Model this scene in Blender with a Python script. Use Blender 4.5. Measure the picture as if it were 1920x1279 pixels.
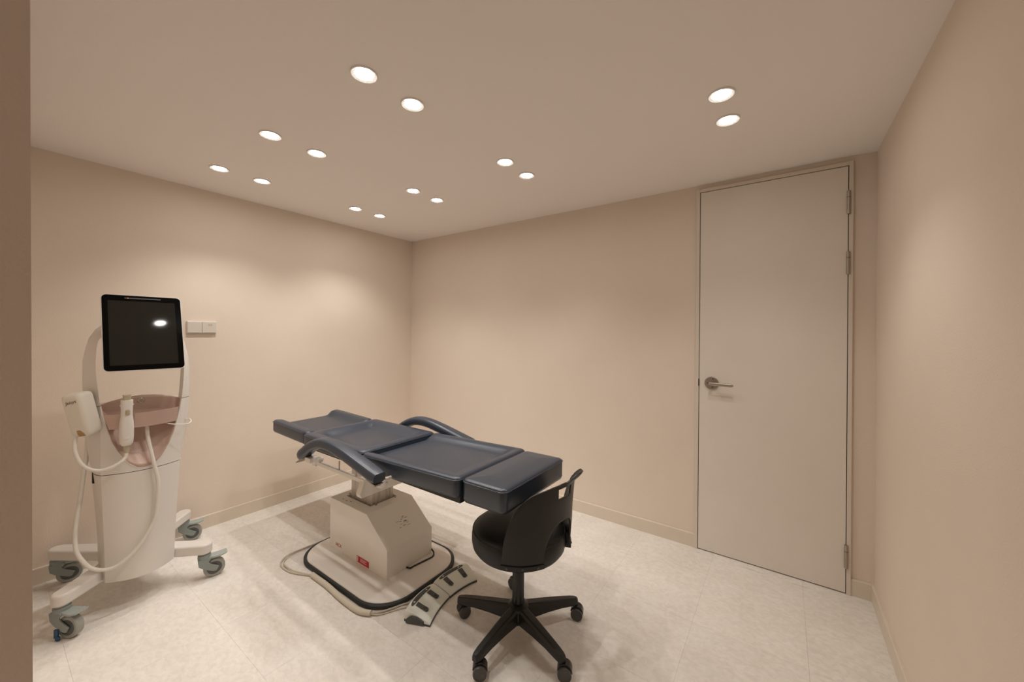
import bpy, math, random
from mathutils import Vector, Matrix
random.seed(7)
sc = bpy.context.scene
for o in list(bpy.data.objects):
    bpy.data.objects.remove(o)
C = sc.collection
PI = math.pi

# ------------------------------------------------------------------ camera, world, exposure
cam_d = bpy.data.cameras.new('camera')
cam = bpy.data.objects.new('camera', cam_d)
C.objects.link(cam)
F_PX = 714.577
YAW, PITCH, ROLL = 0.617825, -0.002727, 0.009917
cam_d.sensor_fit = 'HORIZONTAL'
cam_d.sensor_width = 36.0
cam_d.lens = F_PX * 36.0 / 1920.0
cam_d.shift_y = -18.56 / 1920.0
cam_d.clip_start = 0.02
fwd = Vector((-math.sin(YAW) * math.cos(PITCH), math.cos(YAW) * math.cos(PITCH), -math.sin(PITCH)))
rgt = Vector((math.cos(YAW), math.sin(YAW), 0))
upv = rgt.cross(fwd)
r2 = rgt * math.cos(ROLL) + upv * math.sin(ROLL)
u2 = -rgt * math.sin(ROLL) + upv * math.cos(ROLL)
cam.matrix_world = Matrix(((r2.x, u2.x, -fwd.x, 0), (r2.y, u2.y, -fwd.y, 0), (r2.z, u2.z, -fwd.z, 1.4147), (0, 0, 0, 1)))
sc.camera = cam

w = bpy.data.worlds.new('world')
sc.world = w
w.use_nodes = True
w.node_tree.nodes['Background'].inputs['Color'].default_value = (1, 0.93, 0.85, 1)
w.node_tree.nodes['Background'].inputs['Strength'].default_value = 0.0
sc.view_settings.view_transform = 'Standard'
sc.view_settings.look = 'None'
sc.view_settings.gamma = 1.0
sc.view_settings.use_curve_mapping = False
sc.view_settings.exposure = 0.1

LAMP_W = 12.0          # watts of each downlight
LAMP_CONE = 108.0      # beam, degrees
LAMP_BLEND = 0.7
LENS_EMIT = 52.0
LAMP_COL = (1.0, 0.95, 0.89)

# ------------------------------------------------------------------ helpers
def lin(c):
    return tuple(((v / 255) / 12.92 if v / 255 <= 0.04045 else ((v / 255 + 0.055) / 1.055) ** 2.4) for v in c) + (1,)

def material(name, rgb, rough=0.5, metal=0.0, spec=0.5, bump=None, mottle=None, coat=0.0, emit=None, trans=0.0):
    m = bpy.data.materials.new(name)
    m.use_nodes = True
    nt = m.node_tree
    b = nt.nodes['Principled BSDF']
    b.inputs['Base Color'].default_value = lin(rgb)
    b.inputs['Roughness'].default_value = rough
    b.inputs['Metallic'].default_value = metal
    b.inputs['Specular IOR Level'].default_value = spec
    b.inputs['Coat Weight'].default_value = coat
    b.inputs['Transmission Weight'].default_value = trans
    if emit:
        b.inputs['Emission Color'].default_value = lin(emit[0])
        b.inputs['Emission Strength'].default_value = emit[1]
    geo = nt.nodes.new('ShaderNodeNewGeometry')
    if mottle:
        amount, scale = mottle
        nz = nt.nodes.new('ShaderNodeTexNoise')
        nz.inputs['Scale'].default_value = scale
        nz.inputs['Detail'].default_value = 5
        nt.links.new(geo.outputs['Position'], nz.inputs['Vector'])
        mix = nt.nodes.new('ShaderNodeMix')
        mix.data_type = 'RGBA'
        mix.inputs['A'].default_value = tuple(v * (1 - amount) for v in lin(rgb)[:3]) + (1,)
        mix.inputs['B'].default_value = tuple(min(1, v * (1 + amount)) for v in lin(rgb)[:3]) + (1,)
        nt.links.new(nz.outputs['Fac'], mix.inputs['Factor'])
        nt.links.new(mix.outputs['Result'], b.inputs['Base Color'])
    if bump:
        scale, strength, dist = bump
        nz2 = nt.nodes.new('ShaderNodeTexNoise')
        nz2.inputs['Scale'].default_value = scale
        nz2.inputs['Detail'].default_value = 4
        nt.links.new(geo.outputs['Position'], nz2.inputs['Vector'])
        bp = nt.nodes.new('ShaderNodeBump')
        bp.inputs['Strength'].default_value = strength
        bp.inputs['Distance'].default_value = dist
        nt.links.new(nz2.outputs['Fac'], bp.inputs['Height'])
        nt.links.new(bp.outputs['Normal'], b.inputs['Normal'])
    return m

def smoothstep(a, b, x):
    t = max(0.0, min(1.0, (x - a) / (b - a)))
    return t * t * (3 - 2 * t)

def interp(tab, x):
    if x <= tab[0][0]:
        return tab[0][1]
    for (a, va), (b, vb) in zip(tab, tab[1:]):
        if x <= b:
            return va + (vb - va) * (x - a) / (b - a)
    return tab[-1][1]

def spline(pts, n=8):
    """Catmull-Rom through 3-D points."""
    P = [Vector(p) for p in pts]
    P = [2 * P[0] - P[1]] + P + [2 * P[-1] - P[-2]]
    out = []
    for i in range(1, len(P) - 2):
        a, b, c, d = P[i - 1], P[i], P[i + 1], P[i + 2]
        for k in range(n):
            t = k / n
            out.append(0.5 * ((2 * b) + (c - a) * t + (2 * a - 5 * b + 4 * c - d) * t * t + (3 * b - a - 3 * c + d) * t ** 3))
    out.append(P[-2])
    return out

class G:
    """Collects the geometry of one part."""
    def __init__(self):
        self.v, self.f = [], []
    def add(self, vs, fs):
        n = len(self.v)
        self.v += [Vector(p) for p in vs]
        self.f += [[n + i for i in f] for f in fs]
        return self
    def xf(self, M):
        self.v = [M @ p for p in self.v]
        return self
    def box(self, x0, x1, y0, y1, z0, z1):
        return self.add([(x0, y0, z0), (x1, y0, z0), (x1, y1, z0), (x0, y1, z0), (x0, y0, z1), (x1, y0, z1), (x1, y1, z1), (x0, y1, z1)],
                        [(3, 2, 1, 0), (4, 5, 6, 7), (0, 1, 5, 4), (1, 2, 6, 5), (2, 3, 7, 6), (3, 0, 4, 7)])
    def loft(self, rings, cap0=True, cap1=True, closed=True):
        n = len(rings[0])
        vs = [p for r in rings for p in r]
        fs = []
        for i in range(len(rings) - 1):
            for j in range(n if closed else n - 1):
                k = (j + 1) % n
                fs.append((i * n + j, i * n + k, (i + 1) * n + k, (i + 1) * n + j))
        if cap0:
            fs.append(tuple(reversed(range(n))))
        if cap1:
            fs.append(tuple((len(rings) - 1) * n + j for j in range(n)))
        return self.add(vs, fs)
    def grid(self, fn, nu, nv):
        vs = [fn(i / nu, j / nv) for i in range(nu + 1) for j in range(nv + 1)]
        fs = []
        for i in range(nu):
            for j in range(nv):
                a = i * (nv + 1) + j
                fs.append((a, a + nv + 1, a + nv + 2, a + 1))
        return self.add(vs, fs)
    def prism(self, poly, a, b, to3):
        """poly: 2-D outline; to3(u, v, depth)"""
        n = len(poly)
        vs = [to3(u, v, a) for u, v in poly] + [to3(u, v, b) for u, v in poly]
        fs = [tuple(reversed(range(n))), tuple(range(n, 2 * n))]
        fs += [(i, (i + 1) % n, n + (i + 1) % n, n + i) for i in range(n)]
        return self.add(vs, fs)
    def lathe(self, prof, n=32, M=None):
        rings = [[Vector((r * math.cos(2 * PI * k / n), r * math.sin(2 * PI * k / n), z)) for k in range(n)] for r, z in prof]
        if M is not None:
            rings = [[M @ p for p in r] for r in rings]
        return self.loft(rings)
    def cyl(self, p0, p1, r, n=16, r1=None):
        p0, p1 = Vector(p0), Vector(p1)
        q = (p1 - p0).to_track_quat('Z', 'Y').to_matrix().to_4x4()
        L = (p1 - p0).length
        return self.lathe([(r, 0), (r if r1 is None else r1, L)], n, Matrix.Translation(p0) @ q)
    def tube(self, pts, r, n=10, sub=8):
        P = spline(pts, sub) if sub else [Vector(p) for p in pts]
        rings = []
        ref = Vector((0.123, 0.2, 1)).normalized()
        prev = None
        for i, p in enumerate(P):
            t = (P[min(i + 1, len(P) - 1)] - P[max(i - 1, 0)]).normalized()
            if prev is None:
                a = t.cross(ref)
                if a.length < 1e-3:
                    a = t.cross(Vector((1, 0, 0)))
            else:
                a = prev - t * prev.dot(t)
            a.normalize()
            prev = a
            b = t.cross(a)
            rr = r(i / (len(P) - 1)) if callable(r) else r
            rings.append([p + (a * math.cos(2 * PI * k / n) + b * math.sin(2 * PI * k / n)) * rr for k in range(n)])
        return self.loft(rings)

def rrect(hx, hy, rc, nc=6):
    """rounded rectangle outline, counter-clockwise"""
    rc = max(1e-4, min(rc, hx - 1e-4, hy - 1e-4))
    out = []
    for cx, cy, a0 in ((hx - rc, hy - rc, 0), (-hx + rc, hy - rc, 90), (-hx + rc, -hy + rc, 180), (hx - rc, -hy + rc, 270)):
        for k in range(nc + 1):
            a = math.radians(a0 + 90 * k / nc)
            out.append((cx + rc * math.cos(a), cy + rc * math.sin(a)))
    return out

WM = {}
def obj(name, g, mat, parent=None, smooth=35, bevel=None, seg=2, local=False):
    me = bpy.data.meshes.new(name)
    me.from_pydata([tuple(p) for p in g.v], [], g.f)
    me.validate()
    import bmesh
    bm = bmesh.new()
    bm.from_mesh(me)
    bmesh.ops.recalc_face_normals(bm, faces=bm.faces)
    bm.to_mesh(me)
    bm.free()
    me.materials.append(mat)
    o = bpy.data.objects.new(name, me)
    C.objects.link(o)
    if smooth:
        me.shade_smooth()
        me.set_sharp_from_angle(angle=math.radians(smooth))
    if bevel:
        md = o.modifiers.new('bevel', 'BEVEL')
        md.width = bevel
        md.segments = seg
        md.limit_method = 'ANGLE'
        md.angle_limit = math.radians(40)
        md.harden_normals = False
    if parent is not None:
        o.parent = parent
        if not local and parent in WM:
            o.matrix_parent_inverse = WM[parent].inverted()
    return o

def thing(name, label, cat, loc=(0, 0, 0), group=None, rec=True):
    o = bpy.data.objects.new(name, None)
    o.empty_display_size = 0.1
    C.objects.link(o)
    o.location = loc
    if label:
        o['label'] = label
        o['category'] = cat
    if group:
        o['group'] = group
    if rec:
        WM[o] = Matrix.Translation(loc)
    return o

def copy_tree(o, parent=None):
    c = o.copy()
    C.objects.link(c)
    if parent is not None:
        c.parent = parent
    for ch in o.children:
        copy_tree(ch, c)
    return c

def structure(o, label=None, cat=None):
    o['kind'] = 'structure'
    if label:
        o['label'] = label
    if cat:
        o['category'] = cat
    return o

def text_part(name, body, size, mat, M, parent, extrude=0.0003, shear=0.0):
    cu = bpy.data.curves.new(name, 'FONT')
    cu.body = body
    cu.size = size
    cu.extrude = extrude
    cu.shear = shear
    cu.align_x = 'CENTER'
    cu.align_y = 'CENTER'
    tmp = bpy.data.objects.new(name, cu)
    C.objects.link(tmp)
    dg = bpy.context.evaluated_depsgraph_get()
    me = bpy.data.meshes.new_from_object(tmp.evaluated_get(dg))
    bpy.data.objects.remove(tmp)
    me.transform(M)
    me.materials.clear()
    me.materials.append(mat)
    o = bpy.data.objects.new(name, me)
    C.objects.link(o)
    o.parent = parent
    if parent in WM:
        o.matrix_parent_inverse = WM[parent].inverted()
    return o

# ------------------------------------------------------------------ materials
M = {}
M['plaster'] = material('plaster', (235, 220, 205), 0.9, spec=0.2, bump=(170, 0.22, 0.004), mottle=(0.035, 3.0))
M['ceil'] = material('ceiling_paint', (251, 244, 238), 0.92, spec=0.15, bump=(170, 0.12, 0.004))
M['door'] = material('door_paint', (235, 226, 215), 0.55, spec=0.35, mottle=(0.03, 6.0))
M['frame'] = material('door_frame_paint', (226, 214, 200), 0.5, spec=0.35)
M['base'] = material('baseboard_paint', (226, 213, 196), 0.45, spec=0.4, mottle=(0.04, 9.0))
M['joint'] = material('dark_joint', (52, 42, 34), 0.9, spec=0.1)
M['steel'] = material('satin_steel', (172, 162, 150), 0.38, metal=0.85)
M['chrome'] = material('chrome', (190, 184, 178), 0.15, metal=1.0)
M['white'] = material('white_plastic', (224, 218, 211), 0.32, spec=0.5)
M['white_soft'] = material('white_matte_plastic', (224, 217, 205), 0.5, spec=0.4)
M['switch'] = material('switch_plastic', (222, 214, 204), 0.35)
M['rose'] = material('rose_gold_paint', (194, 167, 154), 0.4, metal=0.2)
M['black'] = material('black_glass', (5, 5, 5), 0.12, spec=0.12)
M['screen'] = material('screen_glass', (25, 24, 20), 0.05, spec=0.5)
M['grey_c'] = material('grey_green_plastic', (140, 148, 144), 0.42)
M['wheel'] = material('dark_grey_wheel', (88, 90, 88), 0.5)
M['tyre'] = material('grey_tyre', (158, 158, 152), 0.35)
M['navy'] = material('navy_vinyl', (46, 56, 70), 0.34, spec=0.68, bump=(350, 0.05, 0.001), coat=0.0)
M['cream'] = material('cream_steel', (238, 231, 222), 0.42, spec=0.45, mottle=(0.02, 14))
M['alu'] = material('column_metal', (206, 198, 187), 0.42, metal=0.3)
M['rubber'] = material('black_rubber', (44, 46, 46), 0.6)
M['plate'] = material('white_base_plate', (238, 232, 225), 0.4, spec=0.45)
M['red'] = material('red_label', (190, 42, 48), 0.5)
M['redink'] = material('red_ink', (190, 62, 52), 0.6)
M['ink'] = material('dark_ink', (84, 74, 66), 0.7)
M['paleink'] = material('pale_ink', (232, 190, 186), 0.6)
M['blackp'] = material('black_plastic', (30, 28, 26), 0.42, spec=0.45, bump=(900, 0.05, 0.0006))
M['blackf'] = material('black_vinyl', (22, 21, 20), 0.45, spec=0.4)
M['blackm'] = material('black_gloss_plastic', (20, 20, 20), 0.3)
M['castergrey'] = material('dark_grey_cap', (78, 76, 74), 0.4)
M['pedal'] = material('pedal_plastic', (238, 241, 233), 0.42)
M['pedal_d'] = material('pedal_dark_grey', (76, 80, 78), 0.5)
M['hose'] = material('hose_plastic', (222, 216, 206), 0.42)
M['beige'] = material('beige_button', (176, 158, 136), 0.45)
M['amber'] = material('amber_window', (170, 135, 88), 0.3)
M['clear'] = material('smoky_tip', (176, 166, 140), 0.2)
M['sleeve'] = material('cable_sleeve', (204, 195, 178), 0.6)
M['blue'] = material('blue_tag', (24, 66, 104), 0.45)
M['trim'] = material('lamp_trim', (244, 240, 234), 0.4)
M['orange'] = material('orange_led', (230, 140, 60), 0.5, emit=((255, 150, 60), 0.6))
M['residue'] = material('sticker_residue', (176, 165, 150), 0.7, mottle=(0.16, 60))

def lens_material():
    m = bpy.data.materials.new('lamp_lens')
    m.use_nodes = True
    nt = m.node_tree
    b = nt.nodes['Principled BSDF']
    b.inputs['Base Color'].default_value = (0.9, 0.9, 0.88, 1)
    b.inputs['Emission Color'].default_value = (1, 0.98, 0.94, 1)
    b.inputs['Emission Strength'].default_value = LENS_EMIT
    return m
M['lens'] = lens_material()

def floor_material():
    m = bpy.data.materials.new('vinyl_floor')
    m.use_nodes = True
    nt = m.node_tree
    L = nt.links.new
    b = nt.nodes['Principled BSDF']
    b.inputs['Roughness'].default_value = 0.62
    b.inputs['Specular IOR Level'].default_value = 0.35
    geo = nt.nodes.new('ShaderNodeNewGeometry')
    n1 = nt.nodes.new('ShaderNodeTexNoise')
    n1.inputs['Scale'].default_value = 5.0
    n1.inputs['Detail'].default_value = 7
    n1.inputs['Roughness'].default_value = 0.62
    L(geo.outputs['Position'], n1.inputs['Vector'])
    mp = nt.nodes.new('ShaderNodeMapping')
    mp.inputs['Rotation'].default_value = (0, 0, 0.6)
    mp.inputs['Scale'].default_value = (1, 1.5, 1)
    L(geo.outputs['Position'], mp.inputs['Vector'])
    n2 = nt.nodes.new('ShaderNodeTexNoise')
    n2.inputs['Scale'].default_value = 34
    n2.inputs['Detail'].default_value = 4
    n2.inputs['Distortion'].default_value = 0.8
    L(mp.outputs['Vector'], n2.inputs['Vector'])
    r1 = nt.nodes.new('ShaderNodeValToRGB')
    r1.color_ramp.elements[0].position = 0.3
    r1.color_ramp.elements[0].color = lin((232, 225, 216))
    r1.color_ramp.elements[1].position = 0.7
    r1.color_ramp.elements[1].color = lin((241, 235, 228))
    L(n1.outputs['Fac'], r1.inputs['Fac'])
    r2_ = nt.nodes.new('ShaderNodeValToRGB')
    r2_.color_ramp.elements[0].position = 0.34
    r2_.color_ramp.elements[0].color = (0.93, 0.93, 0.93, 1)
    r2_.color_ramp.elements[1].position = 0.62
    r2_.color_ramp.elements[1].color = (1.03, 1.03, 1.03, 1)
    L(n2.outputs['Fac'], r2_.inputs['Fac'])
    mx = nt.nodes.new('ShaderNodeMix')
    mx.data_type = 'RGBA'
    mx.blend_type = 'MULTIPLY'
    mx.inputs['Factor'].default_value = 1
    L(r1.outputs['Color'], mx.inputs['A'])
    L(r2_.outputs['Color'], mx.inputs['B'])
    # tiny brightness difference from tile to tile
    oi = nt.nodes.new('ShaderNodeObjectInfo')
    mr = nt.nodes.new('ShaderNodeMapRange')
    mr.inputs['To Min'].default_value = 0.985
    mr.inputs['To Max'].default_value = 1.015
    L(oi.outputs['Random'], mr.inputs['Value'])
    mx2 = nt.nodes.new('ShaderNodeMix')
    mx2.data_type = 'RGBA'
    mx2.blend_type = 'MULTIPLY'
    mx2.inputs['Factor'].default_value = 1
    L(mx.outputs['Result'], mx2.inputs['A'])
    L(mr.outputs['Result'], mx2.inputs['B'])
    # thin scuff line left by the door edge
    sep = nt.nodes.new('ShaderNodeSeparateXYZ')
    L(geo.outputs['Position'], sep.inputs['Vector'])
    ax = nt.nodes.new('ShaderNodeMath'); ax.operation = 'MULTIPLY_ADD'
    ax.inputs[1].default_value = -0.03
    ax.inputs[2].default_value = 2.708
    L(sep.outputs['X'], ax.inputs[0])
    sub = nt.nodes.new('ShaderNodeMath'); sub.operation = 'COMPARE'
    sub.inputs[2].default_value = 0.0022
    L(sep.outputs['Y'], sub.inputs[0]); L(ax.outputs[0], sub.inputs[1])
    cx = nt.nodes.new('ShaderNodeMath'); cx.operation = 'COMPARE'
    cx.inputs[1].default_value = -0.08; cx.inputs[2].default_value = 0.37
    L(sep.outputs['X'], cx.inputs[0])
    n3 = nt.nodes.new('ShaderNodeTexNoise'); n3.inputs['Scale'].default_value = 6
    L(geo.outputs['Position'], n3.inputs['Vector'])
    gt = nt.nodes.new('ShaderNodeMapRange')
    gt.inputs['From Min'].default_value = 0.45; gt.inputs['From Max'].default_value = 0.6
    L(n3.outputs['Fac'], gt.inputs['Value'])
    m1 = nt.nodes.new('ShaderNodeMath'); m1.operation = 'MULTIPLY'
    L(sub.outputs[0], m1.inputs[0]); L(cx.outputs[0], m1.inputs[1])
    m2 = nt.nodes.new('ShaderNodeMath'); m2.operation = 'MULTIPLY'
    L(m1.outputs[0], m2.inputs[0]); L(gt.outputs['Result'], m2.inputs[1])
    m3 = nt.nodes.new('ShaderNodeMath'); m3.operation = 'MULTIPLY'; m3.inputs[1].default_value = 0.45
    L(m2.outputs[0], m3.inputs[0])
    mx3 = nt.nodes.new('ShaderNodeMix')
    mx3.data_type = 'RGBA'
    mx3.inputs['B'].default_value = lin((96, 86, 76))
    L(m3.outputs[0], mx3.inputs['Factor'])
    L(mx2.outputs['Result'], mx3.inputs['A'])
    L(mx3.outputs['Result'], b.inputs['Base Color'])
    bp = nt.nodes.new('ShaderNodeBump')
    bp.inputs['Strength'].default_value = 0.08
    bp.inputs['Distance'].default_value = 0.002
    L(n2.outputs['Fac'], bp.inputs['Height'])
    L(bp.outputs['Normal'], b.inputs['Normal'])
    return m
M['floor'] = floor_material()

# ------------------------------------------------------------------ the room
XL, XR, YB, H = -3.3416, 0.4059, 2.7814, 2.4
YF = 0.053         # inner face of the front wall (camera stands in its doorway)
XJ = -1.0          # left jamb of that doorway
YH = -0.8          # end of the unseen passage behind, depth set for the bounce light
T = 0.12
structure(obj('ceiling', G().box(XL - T, XR + T, YH - T, YB + T, H, H + T), M['ceil'], smooth=None), 'pinkish beige plaster ceiling with round downlights', 'ceiling')
structure(obj('wall_left', G().box(XL - T, XL, YF - T, YB + T, 0, H), M['plaster'], smooth=None), 'pinkish beige plaster wall behind the white device', 'wall')
structure(obj('wall_back', G().box(XL, XR, YB, YB + T, 0, H), M['plaster'], smooth=None), 'pinkish beige plaster wall that holds the door', 'wall')
structure(obj('wall_right', G().box(XR, XR + T, YH, YB + T, 0, H), M['plaster'], smooth=None), 'pinkish beige plaster wall at the right beside the door', 'wall')
structure(obj('wall_front', G().prism([(YF - 0.5, 0), (0.068, 0), (0.042, H), (YF - 0.5, H)], XL, XJ, lambda u, v_, d: (d, u, v_)), M['plaster'], smooth=None), 'shaded olive beige wall end at the left picture edge', 'wall')
structure(obj('unseen_passage_wall', G().box(XJ - 0.6, XR + T, YH - T, YH, 0, H), M['plaster'], smooth=None), 'unseen plaster wall added behind the camera to enclose the light', 'wall')  # unseen walls added to close the space and keep bounce light in
structure(obj('unseen_passage_side', G().box(XJ - 0.6, XJ - 0.5, YH, YF - 0.5, 0, H), M['plaster'], smooth=None), 'unseen plaster side wall added behind the camera to enclose the light', 'wall')

flo = structure(obj('floor', G().box(XL - T, XR + T, YH - T, YB + T, -0.06, -0.004), material('floor_adhesive', (196, 186, 172), 0.8), smooth=None), 'pale grey beige mottled vinyl tile floor', 'floor')
TS = 0.4527
xs = [v for v in [-0.806 + TS * k for k in range(-8, 5)]]
ys = [v for v in [0.690 + TS * k for k in range(-7, 7)]]
def clip_edges(vals, lo, hi):
    return [lo] + [v for v in vals if lo + 0.02 < v < hi - 0.02] + [hi]
tile_me = {}
XE, YE = clip_edges(xs, XL, XR), clip_edges(ys, YH, YB)
gap = 0.00025
for i in range(len(XE) - 1):
    for j in range(len(YE) - 1):
        if YE[j + 1] < YF - 0.5 and XE[i + 1] < XJ - 0.5:
            continue
        sx, sy = XE[i + 1] - XE[i], YE[j + 1] - YE[j]
        key = (round(sx, 3), round(sy, 3))
        cx_, cy_ = (XE[i] + XE[i + 1]) / 2, (YE[j] + YE[j + 1]) / 2
        if key not in tile_me:
            g = G().box(-sx / 2 + gap, sx / 2 - gap, -sy / 2 + gap, sy / 2 - gap, -0.004, 0)
            o = obj('floor_tile', g, M['floor'], flo, smooth=None)
            tile_me[key] = o.data
        else:
            o = bpy.data.objects.new('floor_tile', tile_me[key])
            C.objects.link(o)
            o.parent = flo
        o.location = (cx_, cy_, 0)

# baseboards: a flat board with a lighter, rounded top edge
BH, BT = 0.09, 0.012
def baseboard(name, p0, p1, nrm, label):
    p0, p1, n = Vector(p0), Vector(p1), Vector(nrm)
    prof = [(0, 0.0), (BT, 0.0), (BT, BH - 0.004), (BT - 0.003, BH), (0, BH)]
    rings = [[q + n * u + Vector((0, 0, v)) for u, v in prof] for q in (p0, p1)]
    o = structure(obj(name, G().loft(rings), M['base'], smooth=20), label, 'baseboard')
    return o
DX0, DX1 = -0.474, 0.310
baseboard('baseboard_left', (XL, YF, 0), (XL, YB, 0), (1, 0, 0), 'cream baseboard along the wall behind the white device')
baseboard('baseboard_back', (XL + BT, YB, 0), (DX0 - 0.0, YB, 0), (0, -1, 0), 'long cream baseboard left of the door')
baseboard('baseboard_corner', (DX1 + 0.0, YB, 0), (XR - BT, YB, 0), (0, -1, 0), 'short cream baseboard between the door frame and the corner')
baseboard('baseboard_right', (XR, YH, 0), (XR, YB, 0), (-1, 0, 0), 'cream baseboard along the right hand wall')

# door
door = thing('door_1', 'pale beige flush door with steel lever handle and thin frame', 'door', (-0.08, YB, 0))
door['kind'] = 'structure'
LX0, LX1, LZ0, LZ1 = -0.447, 0.288, 0.006, 2.345
gp = 0.0035
g = G()
g.box(DX0, LX0 - gp, YB - 0.018, YB, 0, 2.370)
g.box(LX1 + gp, DX1, YB - 0.018, YB, 0, 2.370)
g.box(LX0 - gp, LX1 + gp, YB - 0.018, YB, LZ1 + gp, 2.370)
obj('frame', g, M['frame'], door, smooth=None, bevel=0.002)
obj('leaf', G().box(LX0, LX1, YB - 0.014, YB - 0.001, LZ0, LZ1), M['door'], door, smooth=None, bevel=0.0012)
obj('gap_liner', G().box(LX0 - gp, LX1 + gp, YB - 0.003, YB - 0.0002, 0.0, LZ1 + gp), M['joint'], door, smooth=None)
obj('strike_plate', G().box(LX0 - 0.0052, LX0 - 0.0008, YB - 0.0195, YB - 0.004, 1.075, 1.12), M['joint'], door, smooth=None)
for za, zb in ((2.08, 2.207), (1.75, 1.874), (0.145, 0.27)):
    hg = obj('hinge', G().cyl((LX1 + 0.0015, YB - 0.022, za), (LX1 + 0.0015, YB - 0.022, zb), 0.0085, 14), M['steel'], door)
    zz = za + (zb - za) * 0.72
    obj('knuckle_joint', G().cyl((LX1 + 0.0015, YB - 0.022, zz), (LX1 + 0.0015, YB - 0.022, zz + 0.002), 0.0088, 14), M['joint'], hg)
hc = Vector((-0.374, YB - 0.014, 1.098))
rose_ = obj('handle_rose', G().cyl(hc, hc + Vector((0, -0.010, 0)), 0.041, 32), M['steel'], door, bevel=0.002)
g = G().cyl(hc + Vector((0.0, -0.008, 0)), hc + Vector((0.0, -0.052, 0)), 0.0115, 18)
obj('handle_neck', g, M['steel'], rose_)
P0, P1 = hc + Vector((-0.012, -0.052, 0)), hc + Vector((0.126, -0.052, -0.003))
rings = []
for t in [i / 12 for i in range(13)]:
    q = P0.lerp(P1, t)
    k = 1.0
    if t < 0.09: k = 0.75 + 0.25 * t / 0.09
    if t > 0.93: k = 0.55 + 0.45 * math.sqrt(max(0, 1 - ((t - 0.93) / 0.07) ** 2))
    rings.append([q + Vector((0, 0.0075 * k * math.cos(2 * PI * a / 14), 0.0105 * k * math.sin(2 * PI * a / 14))) for a in range(14)])
obj('lever', G().loft(rings), M['steel'], rose_)
for dx, dz in ((0.008, 0.028), (-0.022, 0.0), (0.006, -0.026)):
    q = hc + Vector((dx, -0.0085, dz))
    obj('screw', G().cyl(q, q + Vector((0, -0.003, 0)), 0.0035, 10), M['joint'], rose_)

# wall switch
SW0, SW1, SZ0, SZ1 = 0.837, 1.006, 1.384, 1.470
sw = thing('wall_switch', 'white double rocker switch plate on the wall right of the device screen', 'switch', (XL, (SW0 + SW1) / 2, SZ0))
obj('plate', G().box(XL, XL + 0.014, SW0, SW1, SZ0, SZ1), M['switch'], sw, smooth=None, bevel=0.0025)
mid = (SW0 + SW1) / 2
for a, b_, in ((SW0 + 0.004, mid - 0.0009), (mid + 0.0009, SW1 - 0.004)):
    rk = obj('rocker', G().box(XL + 0.012, XL + 0.019, a, b_, SZ0 + 0.005, SZ1 - 0.004), M['switch'], sw, smooth=None, bevel=0.002)
for k in range(2):
    for q in range(4):
        y0 = mid + 0.034 + q * 0.0062
        obj('printed_mark', G().box(XL + 0.0189, XL + 0.0192, y0, y0 + 0.0048, SZ1 - 0.023 - k * 0.009, SZ1 - 0.0185 - k * 0.009), M['beige'], rk, smooth=None)

# ------------------------------------------------------------------ downlights
def make_downlight():
    root = thing('downlight', 'x', 'downlight', rec=False)
    prof = [(0.0350, -0.0015), (0.0350, -0.0032), (0.0470, -0.0066), (0.0495, -0.0052), (0.0500, -0.002), (0.0500, 0.0)]
    n = 40
    rings = [[Vector((r * math.cos(2 * PI * k / n), r * math.sin(2 * PI * k / n), z)) for k in range(n)] for r, z in prof]
    obj('trim_ring', G().loft(rings, False, False), M['trim'], root, local=True)
    obj('lens', G().lathe([(0.0350, -0.001), (0.0350, -0.003)], 40), M['lens'], root, local=True)
    for k in range(5):
        a = 2 * PI * k / 5 + 0.5
        g = G().lathe([(0.0011, -0.0030), (0.0011, -0.0034)], 8, Matrix.Translation((0.012 * math.cos(a), 0.009 * math.sin(a), 0)))
        obj('led_dot', g, M['beige'], root, local=True)
    ld = bpy.data.lights.new('downlight_beam', 'SPOT')
    ld.energy = LAMP_W
    ld.color = LAMP_COL
    ld.spot_size = math.radians(LAMP_CONE)
    ld.spot_blend = LAMP_BLEND
    ld.shadow_soft_size = 0.016
    lo = bpy.data.objects.new('downlight_beam', ld)
    C.objects.link(lo)
    lo.parent = root
    lo.location = (0, 0, -0.012)
    return root
LX = [-2.815, -2.117, -1.315, -0.212]
LY = [0.855, 1.090, 1.766, 1.992]
col_txt = {-2.815: 'leftmost', -2.117: 'second', -1.315: 'third'}
proto = make_downlight()
first = True
for x in LX:
    for j, y in enumerate(LY):
        if x == LX[3] and j < 2:
            continue
        o = proto if first else copy_tree(proto)
        first = False
        o.location = (x, y, H)
        if x == LX[3]:
            lab = 'round recessed downlight in front of the door, ' + ('upper one of the two' if j == 2 else 'lower one of the two')
        else:
            lab = 'round recessed downlight, ' + col_txt[x] + ' column from left, ' + ('near' if j < 2 else 'far') + ' pair, lamp ' + ('farther from' if j % 2 == 0 else 'closer to') + ' door wall'
        if x == LX[3]:
            # the two lamps by the door are dimmed
            for ch in o.children:
                if ch.type == 'LIGHT':
                    ch.data = ch.data.copy()
                    ch.data.energy = LAMP_W * 0.66
        o['label'] = lab
        o['group'] = 'recessed ceiling downlights'

# ------------------------------------------------------------------ treatment bed
BC = 1.515   # centre line of the bed (y)
bed = thing('treatment_bed', 'navy vinyl treatment bed with padded sections and armrests on a cream pedestal', 'treatment bed', (-2.05, 1.5, 0))

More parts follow.
